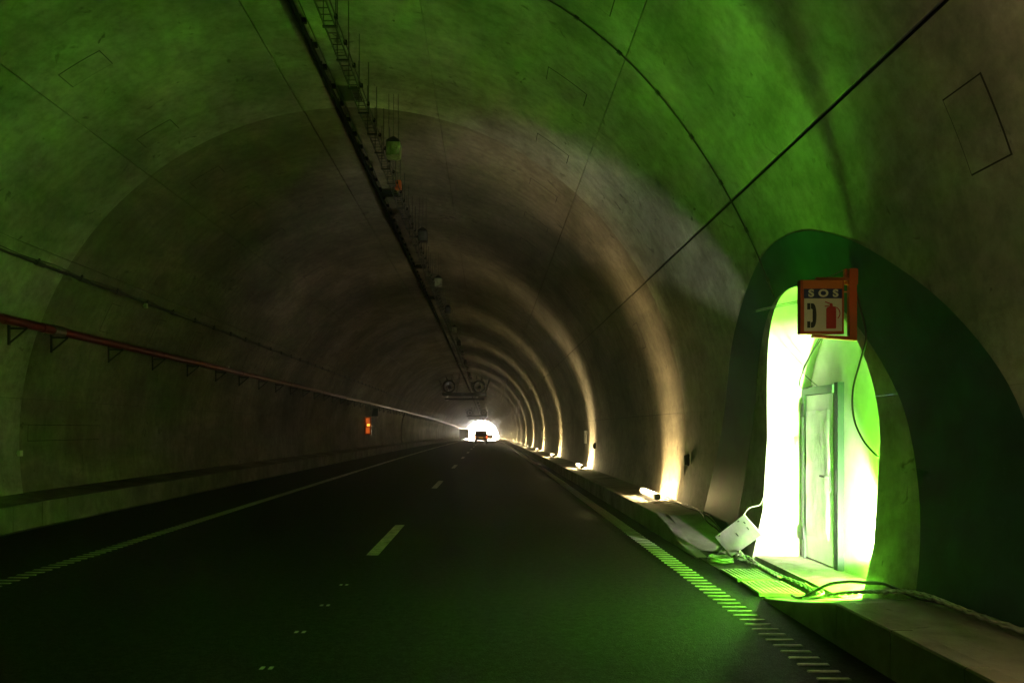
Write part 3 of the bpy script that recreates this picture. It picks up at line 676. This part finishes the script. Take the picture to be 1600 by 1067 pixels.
la = 'hung luminaire wrapped in milky plastic below the vault crown'; lb = 'bare dark hung luminaire between the plastic wrapped ones'
W = B0 = None; y = 13.2; k = 0
while y < 285:
    loc = (-1.57, y, 6.25 + zd(y))
    if k % 2 == 0: W = copy_tree(W, None, loc) if W else lum(True, loc, la)
    else: B0 = copy_tree(B0, None, loc) if B0 else lum(False, loc, lb)
    y += 5.9; k += 1
# conduit clamped round the vault just past the niche
o_ = Vector(circ(21, 9.05)); pts = [Vector(circ(16.8 + 2 * i, 9.05 + .08 * math.sin(i * .25), R - .022)) - o_ for i in range(35)]
rc = thing('ring_conduit', o_, 'thin conduit clamped across the vault above the niche', 'conduit')
MB().tube(pts, .008, 6).build('pipe', M['steel_dark'], rc)
for i in range(1, 34, 3):
    p = pts[i]; t = (pts[i + 1] - pts[i - 1]).normalized(); MB().bar(p - t * .03, p + t * .03, .028, .03).build('clamp', M['steel_dark'], rc)
# left wall: fire main on brackets, cable conduit above it
PX, PZ = -7.75, 3.41; o_ = Vector((PX, 5, PZ))
fm = thing('fire_main', o_, 'long red fire pipe on brackets along the left wall', 'pipe')
MB().tube([Vector((PX, 5 + 5.7 * i, PZ + zd(5 + 5.7 * i))) - o_ for i in range(51)], .075, 14).build('pipe', M['red_pipe'], fm)
def collar(y, r, L, mt, name):
    m = MB(); m.tube([(0, -L / 2, 0), (0, L / 2, 0)], r, 14); return m.build(name, mt, fm, Vector((PX, y, PZ + zd(y))) - o_)
for y in (12.75, 13.86, 18.9, 25.0, 31.1, 37.2, 43.3): collar(y, .083, .10, M['red_pipe'], 'flange')
collar(14.32, .088, .34, M['steel'], 'coupling')
for k in range(-4, 5): MB().tube([(0, k * .034, 0), (0, k * .034 + .012, 0)], .094, 14).build('coupling_ring', M['steel'], fm, Vector((PX, 14.32, PZ)) - o_)
brk = MB().bar((-.26, 0, -.085), (.05, 0, -.085), .03, .03).bar((-.26, 0, -.34), (.04, 0, -.09), .025).bar((-.255, 0, -.36), (-.255, 0, .08), .035).mesh('bracket', M['steel_dark'])
far = MB(); y = 12.4 - 2.2 * 3
while y < 288:
    p = Vector((PX, y, PZ + zd(y))) - o_
    if y < 90: link('bracket', brk, fm, p)
    else: far.bar(p + Vector((-.26, 0, -.34)), p + Vector((.04, 0, -.09)), .04)
    y += 2.2
link('bracket', brk, fm, Vector((PX, 13.3, PZ)) - o_)
far.build('brackets_far', M['steel_dark'], fm)['kind'] = 'stuff'
o_ = Vector((-7.50, 5, 4.41))
wc = thing('wall_conduit', o_, 'dark cable conduit with lumpy couplings clipped to the left wall above the fire pipe', 'conduit')
MB().tube([Vector((-7.50, 5 + 5.7 * i, 4.41 + zd(5 + 5.7 * i))) - o_ for i in range(51)], .024, 7).build('pipe', M['steel_dark'], wc)
MB().tube([Vector((-7.49 + .012 * math.sin(y * 2), y, 4.46 + .02 * math.sin(y * 3.3) + zd(y))) - o_ for y in [5 + .31 * i for i in range(130)]], .009, 5).build('cable', M['rubber'], wc)
cl = MB().tube([(0, -.12, 0), (0, .12, 0)], .04, 8).bar((-.05, 0, 0), (0, 0, .09), .03).mesh('coupling', M['steel_dark']); y = 11.9
while y < 60: link('coupling', cl, wc, Vector((-7.50, y, 4.41 + zd(y))) - o_); y += 1.42
for i, (px_, y, z) in enumerate(((-7.5, 17.35, 4.33), (-8.33, 14.1, 1.22), (-7.95, 24.2, 3.5))):
    tag(MB().box((-.03, -.04, -.05), (.03, .04, .05)).bar((-.06, 0, 0), (-.02, 0, 0), .03).build('reflector_tag', M['white_sign'], None, (px_ + .04, y, z)),
        ('small pale tag on the wall conduit', 'small pale tag low on the left wall by the joint', 'small pale tag just above the red pipe')[i], 'tag')

# ------------------------------------------------------------------ jet fans
def jet_fan(y):
    loc = (CX, y, 5.35 + zd(y))
    t = thing('jet_fan_gantry', loc, 'pair of jet fans on a steel gantry hung from the vault', 'jet fan', 'jet fan gantries along the tunnel')
    for i, (yy, zz) in enumerate(((-1.3, 0), (1.3, .03))):
        MB().box((-2.22, yy - .08, zz - .14), (2.22, yy + .08, zz + .14)).build('cross_beam', M['steel_dark'], t)
    MB().box((-1.9, -1.9, -.62), (2.0, -1.75, -.44)).build('lower_beam', M['steel_dark'], t)
    for s in (-1.6, 1.7): MB().bar((s, -1.82, -.45), (s, -1.3, -.08), .06).build('drop_link', M['steel_dark'], t)
    for s in (-1.5, 1.5):
        m = MB(); n = 24; vs = []
        for yy, r in ((-1.6, .66), (-1.45, .62), (1.45, .62), (1.6, .66), (1.6, .52), (1.45, .48), (-1.45, .48), (-1.6, .52)):
            vs += [(s + r * math.cos(2 * math.pi * i / n), yy, .75 + r * math.sin(2 * math.pi * i / n)) for i in range(n)]
        m.add(vs, [(a * n + i, a * n + (i + 1) % n, ((a + 1) % 8) * n + (i + 1) % n, ((a + 1) % 8) * n + i) for a in range(8) for i in range(n)], True)
        c = m.build('fan_casing', M['steel_dark'], t)
        MB().tube([(s, -.5, .75), (s, -.4, .75), (s, .4, .75), (s, .5, .75)], [.05, .2, .2, .05], 12).build('hub', M['steel_dark'], c)
        for i in range(8):
            a = 2 * math.pi * i / 8; MB().bar((s + .15 * math.cos(a), 0, .75 + .15 * math.sin(a)), (s + .52 * math.cos(a), .08, .75 + .52 * math.sin(a)), .05, .02).build('blade', M['steel_dark'], c)
        for yy in (-1.2, 1.2):
            for q in (-.85, -.25, .25, .85):
                zt = CZ + math.sqrt((R - .02) ** 2 - (s + q * 1.2) ** 2) - 5.35
                MB().bar((s + q * .75, yy, .3 if abs(q) > .5 else 1.25), (s + q * 1.2, yy, zt), .05).build('hanger', M['steel_dark'], t)
    return t
jf = jet_fan(81)
for y in (172, 268): copy_tree(jf, None, (CX, y, 5.35 + zd(y)))

# ------------------------------------------------------------------ plates and boxes on the walls
def plate(y):
    x = wall_x(1.45, R + .028) - .02
    t = thing('wall_plate', (x, y, 1.15 + zd(y)), 'white rectangular plate on the right wall between the floor lamps', 'plate', 'white plates on the right wall')
    MB().box((-.02, -.32, 0), (0, .32, .46)).build('plate_sheet', M['white_sign'], t); MB().box((-.008, -.05, -.16), (.01, .05, 0)).build('stem', M['steel_dark'], t)
for y in (28.9, 52.2, 75.8, 99.4, 123): plate(y)
for y in (13.85, 25.9):
    x = wall_x(1.1) - .0
    tag(MB().tube([(0, 0, -.09), (-.035, 0, -.07), (-.04, 0, .06), (0, 0, .09)], [.02, .05, .05, .02], 8).build('wall_socket', M['black'], None, (x - .02, y, 1.12 + zd(y))),
        'small black knob low on the wall by the joint, ' + ('nearest the niche' if y < 20 else 'beside the second floor lamp'), 'socket')
y = 53.7; z = zd(y)
cb = thing('emergency_cabinet', (-8.12, y, 1.35 + z), 'dark red cabinet with a lit amber indicator on the left wall', 'cabinet')
MB().box((-.2, -.12, 0), (.22, .16, 1.22)).build('case', M['red_sign'], cb)
MB().box((-.05, -.135, .58), (.15, -.121, .74)).build('amber_lamp', M['amber'], cb)
MB().box((-.12, -.130, .1), (.14, -.121, .5)).build('amber_window', M['amber_dim'], cb)
MB().box((-.12, -.130, .8), (.14, -.121, 1.12)).build('amber_window', M['amber_dim'], cb)
tag(MB().box((-.25, -.2, -.25), (.2, .2, .3)).box((-.3, -.03, .3), (-.2, .03, .5)).build('junction_box', M['steel_dark'], None, (-8.0, 56.5, 2.9 + zd(56.5))), 'dark junction box on the left wall above the amber cabinet', 'box')
tag(MB().tube([(wall_x(z_, R, -1) + .05, 76 + .05 * math.sin(z_ * 4), z_ + zd(76)) for z_ in (.5, .9, 1.3, 1.8, 2.3, 2.8, 3.3)], .05, 6).build('drop_cable', M['rubber']), 'thick black cable dropping down the left wall from the fire pipe', 'cable')

# ------------------------------------------------------------------ vehicles
def wheel(t, x, y, r, w):
    m = MB(); m.tube([(x - w / 2, y, r), (x + w / 2, y, r)], r, 20); o = m.build('wheel', M['tyre'], t)
    MB().tube([(x - w / 2 - .01, y, r), (x + w / 2 + .01, y, r)], r * .58, 14).build('rim', M['steel'], o)
def suv(loc, label, s=1.0, lights=True):
    t = thing('off_road_car', loc, label, 'car')
    W = .86
    m = MB(); m.prism([(-2.1, .55), (-2.15, .62), (-2.12, 1.0), (-2.02, 1.10), (.75, 1.12), (1.95, 1.02), (2.1, .85), (2.12, .5), (1.75, .48), (1.6, .72), (1.1, .72), (.95, .45), (-1.0, .45), (-1.15, .72), (-1.65, .72), (-1.8, .5)], 0, -W, W); m.build('body', M['car'], t)
    m = MB()
    for sx in (-1, 1):
        for (ya, yb) in ((-2.0, -1.9), (-.4, -.38), (.85, .2)): m.bar((sx * (W - .05), ya, 1.1), (sx * (W - .14), yb + (0 if yb < .1 else -.1), 1.66), .14)
    m.box((-W + .06, -1.97, 1.60), (W - .06, .17, 1.78)); m.build('roof', M['car'], t)
    MB().add([(-W + .06, -1.99, 1.12), (W - .06, -1.99, 1.12), (W - .15, -1.91, 1.66), (-W + .15, -1.91, 1.66)], [(0, 1, 2, 3)]).build('rear_window', M['clear'], t)
    MB().add([(-W + .06, .82, 1.12), (W - .06, .82, 1.12), (W - .15, .14, 1.66), (-W + .15, .14, 1.66)], [(0, 1, 2, 3)]).build('windscreen', M['clear'], t)
    for sx in (-1, 1):
        MB().bar((sx * .62, -1.8, 1.92), (sx * .62, .0, 1.92), .09).build('roof_rail', M['steel_dark'], t)
        lamp = MB().box((sx * .76 - .07, -2.17, .82), (sx * .76 + .07, -2.10, 1.02)).build('tail_lamp', M['tail'], t); lamp['label'] = 'lit red tail lamp'
        MB().box((sx * (W + .09) - .08, .55, 1.08), (sx * (W + .09) + .08, .62, 1.22)).build('wing_mirror', M['car'], t)
        MB().box((sx * .38 - .2, -1.55, 1.1), (sx * .38 + .2, -1.4, 1.42)).build('head_rest', M['black'], t)
        for yy in (-1.4, 1.35): wheel(t, sx * .74, yy, .37, .25)
    for yy in (-1.7, -.9, -.1): MB().bar((-.64, yy, 1.94), (.64, yy, 1.94), .07).build('roof_bar', M['steel_dark'], t)
    for sx in (-.6, .6): MB().bar((sx, -1.6, 1.76), (sx, -1.6, 1.9), .08).build('rack_foot', M['steel_dark'], t)
    MB().box((-.28, -2.175, .78), (.28, -2.14, .92)).build('number_plate', M['plate'], t)
    MB().box((-W + .02, -2.26, .50), (W - .02, -2.12, .66)).build('bumper', M['black'], t)
    return t
c1 = suv((-.99, 109, zd(107)), 'dark off-road car with roof rack and lit tail lamps, driving away beneath the jet fans')
c2 = suv((.45, 228, zd(228)), 'small dark car far off at the portal beyond the car with lit lamps')
tk = thing('box_truck', (-5.75, 190, zd(190)), 'dark box truck parked against the left wall before the bright portal', 'truck')
MB().box((-1.1, -3.0, .75), (1.1, 2.4, 2.75)).build('box_body', M['truck'], tk)
MB().box((-1.0, 2.5, .6), (1.0, 4.0, 2.3)).build('cab', M['car'], tk)
MB().box((-1.0, -3.0, .55), (1.0, 3.9, .75)).build('chassis', M['steel_dark'], tk)
for sx in (-.54, .54): MB().box((sx - .5, -3.04, .8), (sx + .5, -3.003, 2.7)).build('rear_door', M['truck'], tk)
MB().box((-1.05, -3.15, .5), (1.05, -3.02, .68)).build('bumper', M['steel_dark'], tk)
for sx in (-.95, .95):
    MB().box((sx - .1, -3.17, .52), (sx + .1, -3.151, .66)).build('tail_lamp', M['tail'] if sx > 0 else M['red_ink'], tk)
    for yy in (-1.9, 2.9): wheel(tk, sx * .9, yy, .45, .3)

# ------------------------------------------------------------------ the hill over the tunnel and the country beyond the portal
hole = [(CX + (R + .9) * math.cos(rad(t)), CZ + zd(Y_END) + (R + .9) * math.sin(rad(t))) for t in range(-30, 211, 5)]
V, F = cdt((-140, 140, -12, 60), [hole], lambda c: not inside(c, hole), 12)
hb = MB(); hb.add([(v[0], Y_END + .02, v[1]) for v in V], F)
nx, ny = 20, 24
hb.add([(-140 + 14 * i, Y_END + .02 - 430 * j / ny, 60 + (0 if j == 0 else 12 * math.sin(i * .5) * math.sin(j * .7) + 20 * math.sin(math.pi * i / nx))) for j in range(ny + 1) for i in range(nx + 1)],
       [(j * (nx + 1) + i, j * (nx + 1) + i + 1, (j + 1) * (nx + 1) + i + 1, (j + 1) * (nx + 1) + i) for j in range(ny) for i in range(nx)])
hb.box((-140, Y_END - 430, -13), (-139.9, Y_END + .02, 60)); hb.box((139.9, Y_END - 430, -13), (140, Y_END + .02, 60)); hb.box((-140, Y_END - 430, -13), (140, Y_END - 429.9, 62)); hb.box((-140, Y_END - 430, -13), (140, Y_END + .02, -12.9))
tag(hb.build('hillside', M['stone'], fix=False), kind='structure')
gz = zd(Y_END) - .15
gm = MB(); gm.add([(-3000, Y_END, gz), (3000, Y_END, gz), (3000, 4000, gz - 2 * K * Y_END * 3700), (-3000, 4000, gz - 2 * K * Y_END * 3700)], [(0, 1, 2, 3)])
tag(gm.build('ground', M['ground'], fix=False), kind='structure')

# ------------------------------------------------------------------ thin haze added for a lens-like glow round the portal
hz = MB().box((-30, -70, -14), (30, 292, 14)).build('haze', None or M['grout']); tag(hz, kind='stuff')
hm = bpy.data.materials.new('glow haze'); hm.use_nodes = True; nt = hm.node_tree; nt.nodes.clear()
out = nt.nodes.new('ShaderNodeOutputMaterial'); pv = nt.nodes.new('ShaderNodeVolumePrincipled')
pv.inputs['Color'].default_value = (.92, .90, .88, 1); pv.inputs['Density'].default_value = .0016; pv.inputs['Anisotropy'].default_value = .8  # added scattering, stands in for lens glare at the portal
nt.links.new(pv.outputs[0], out.inputs['Volume']); hz.data.materials.clear(); hz.data.materials.append(hm)
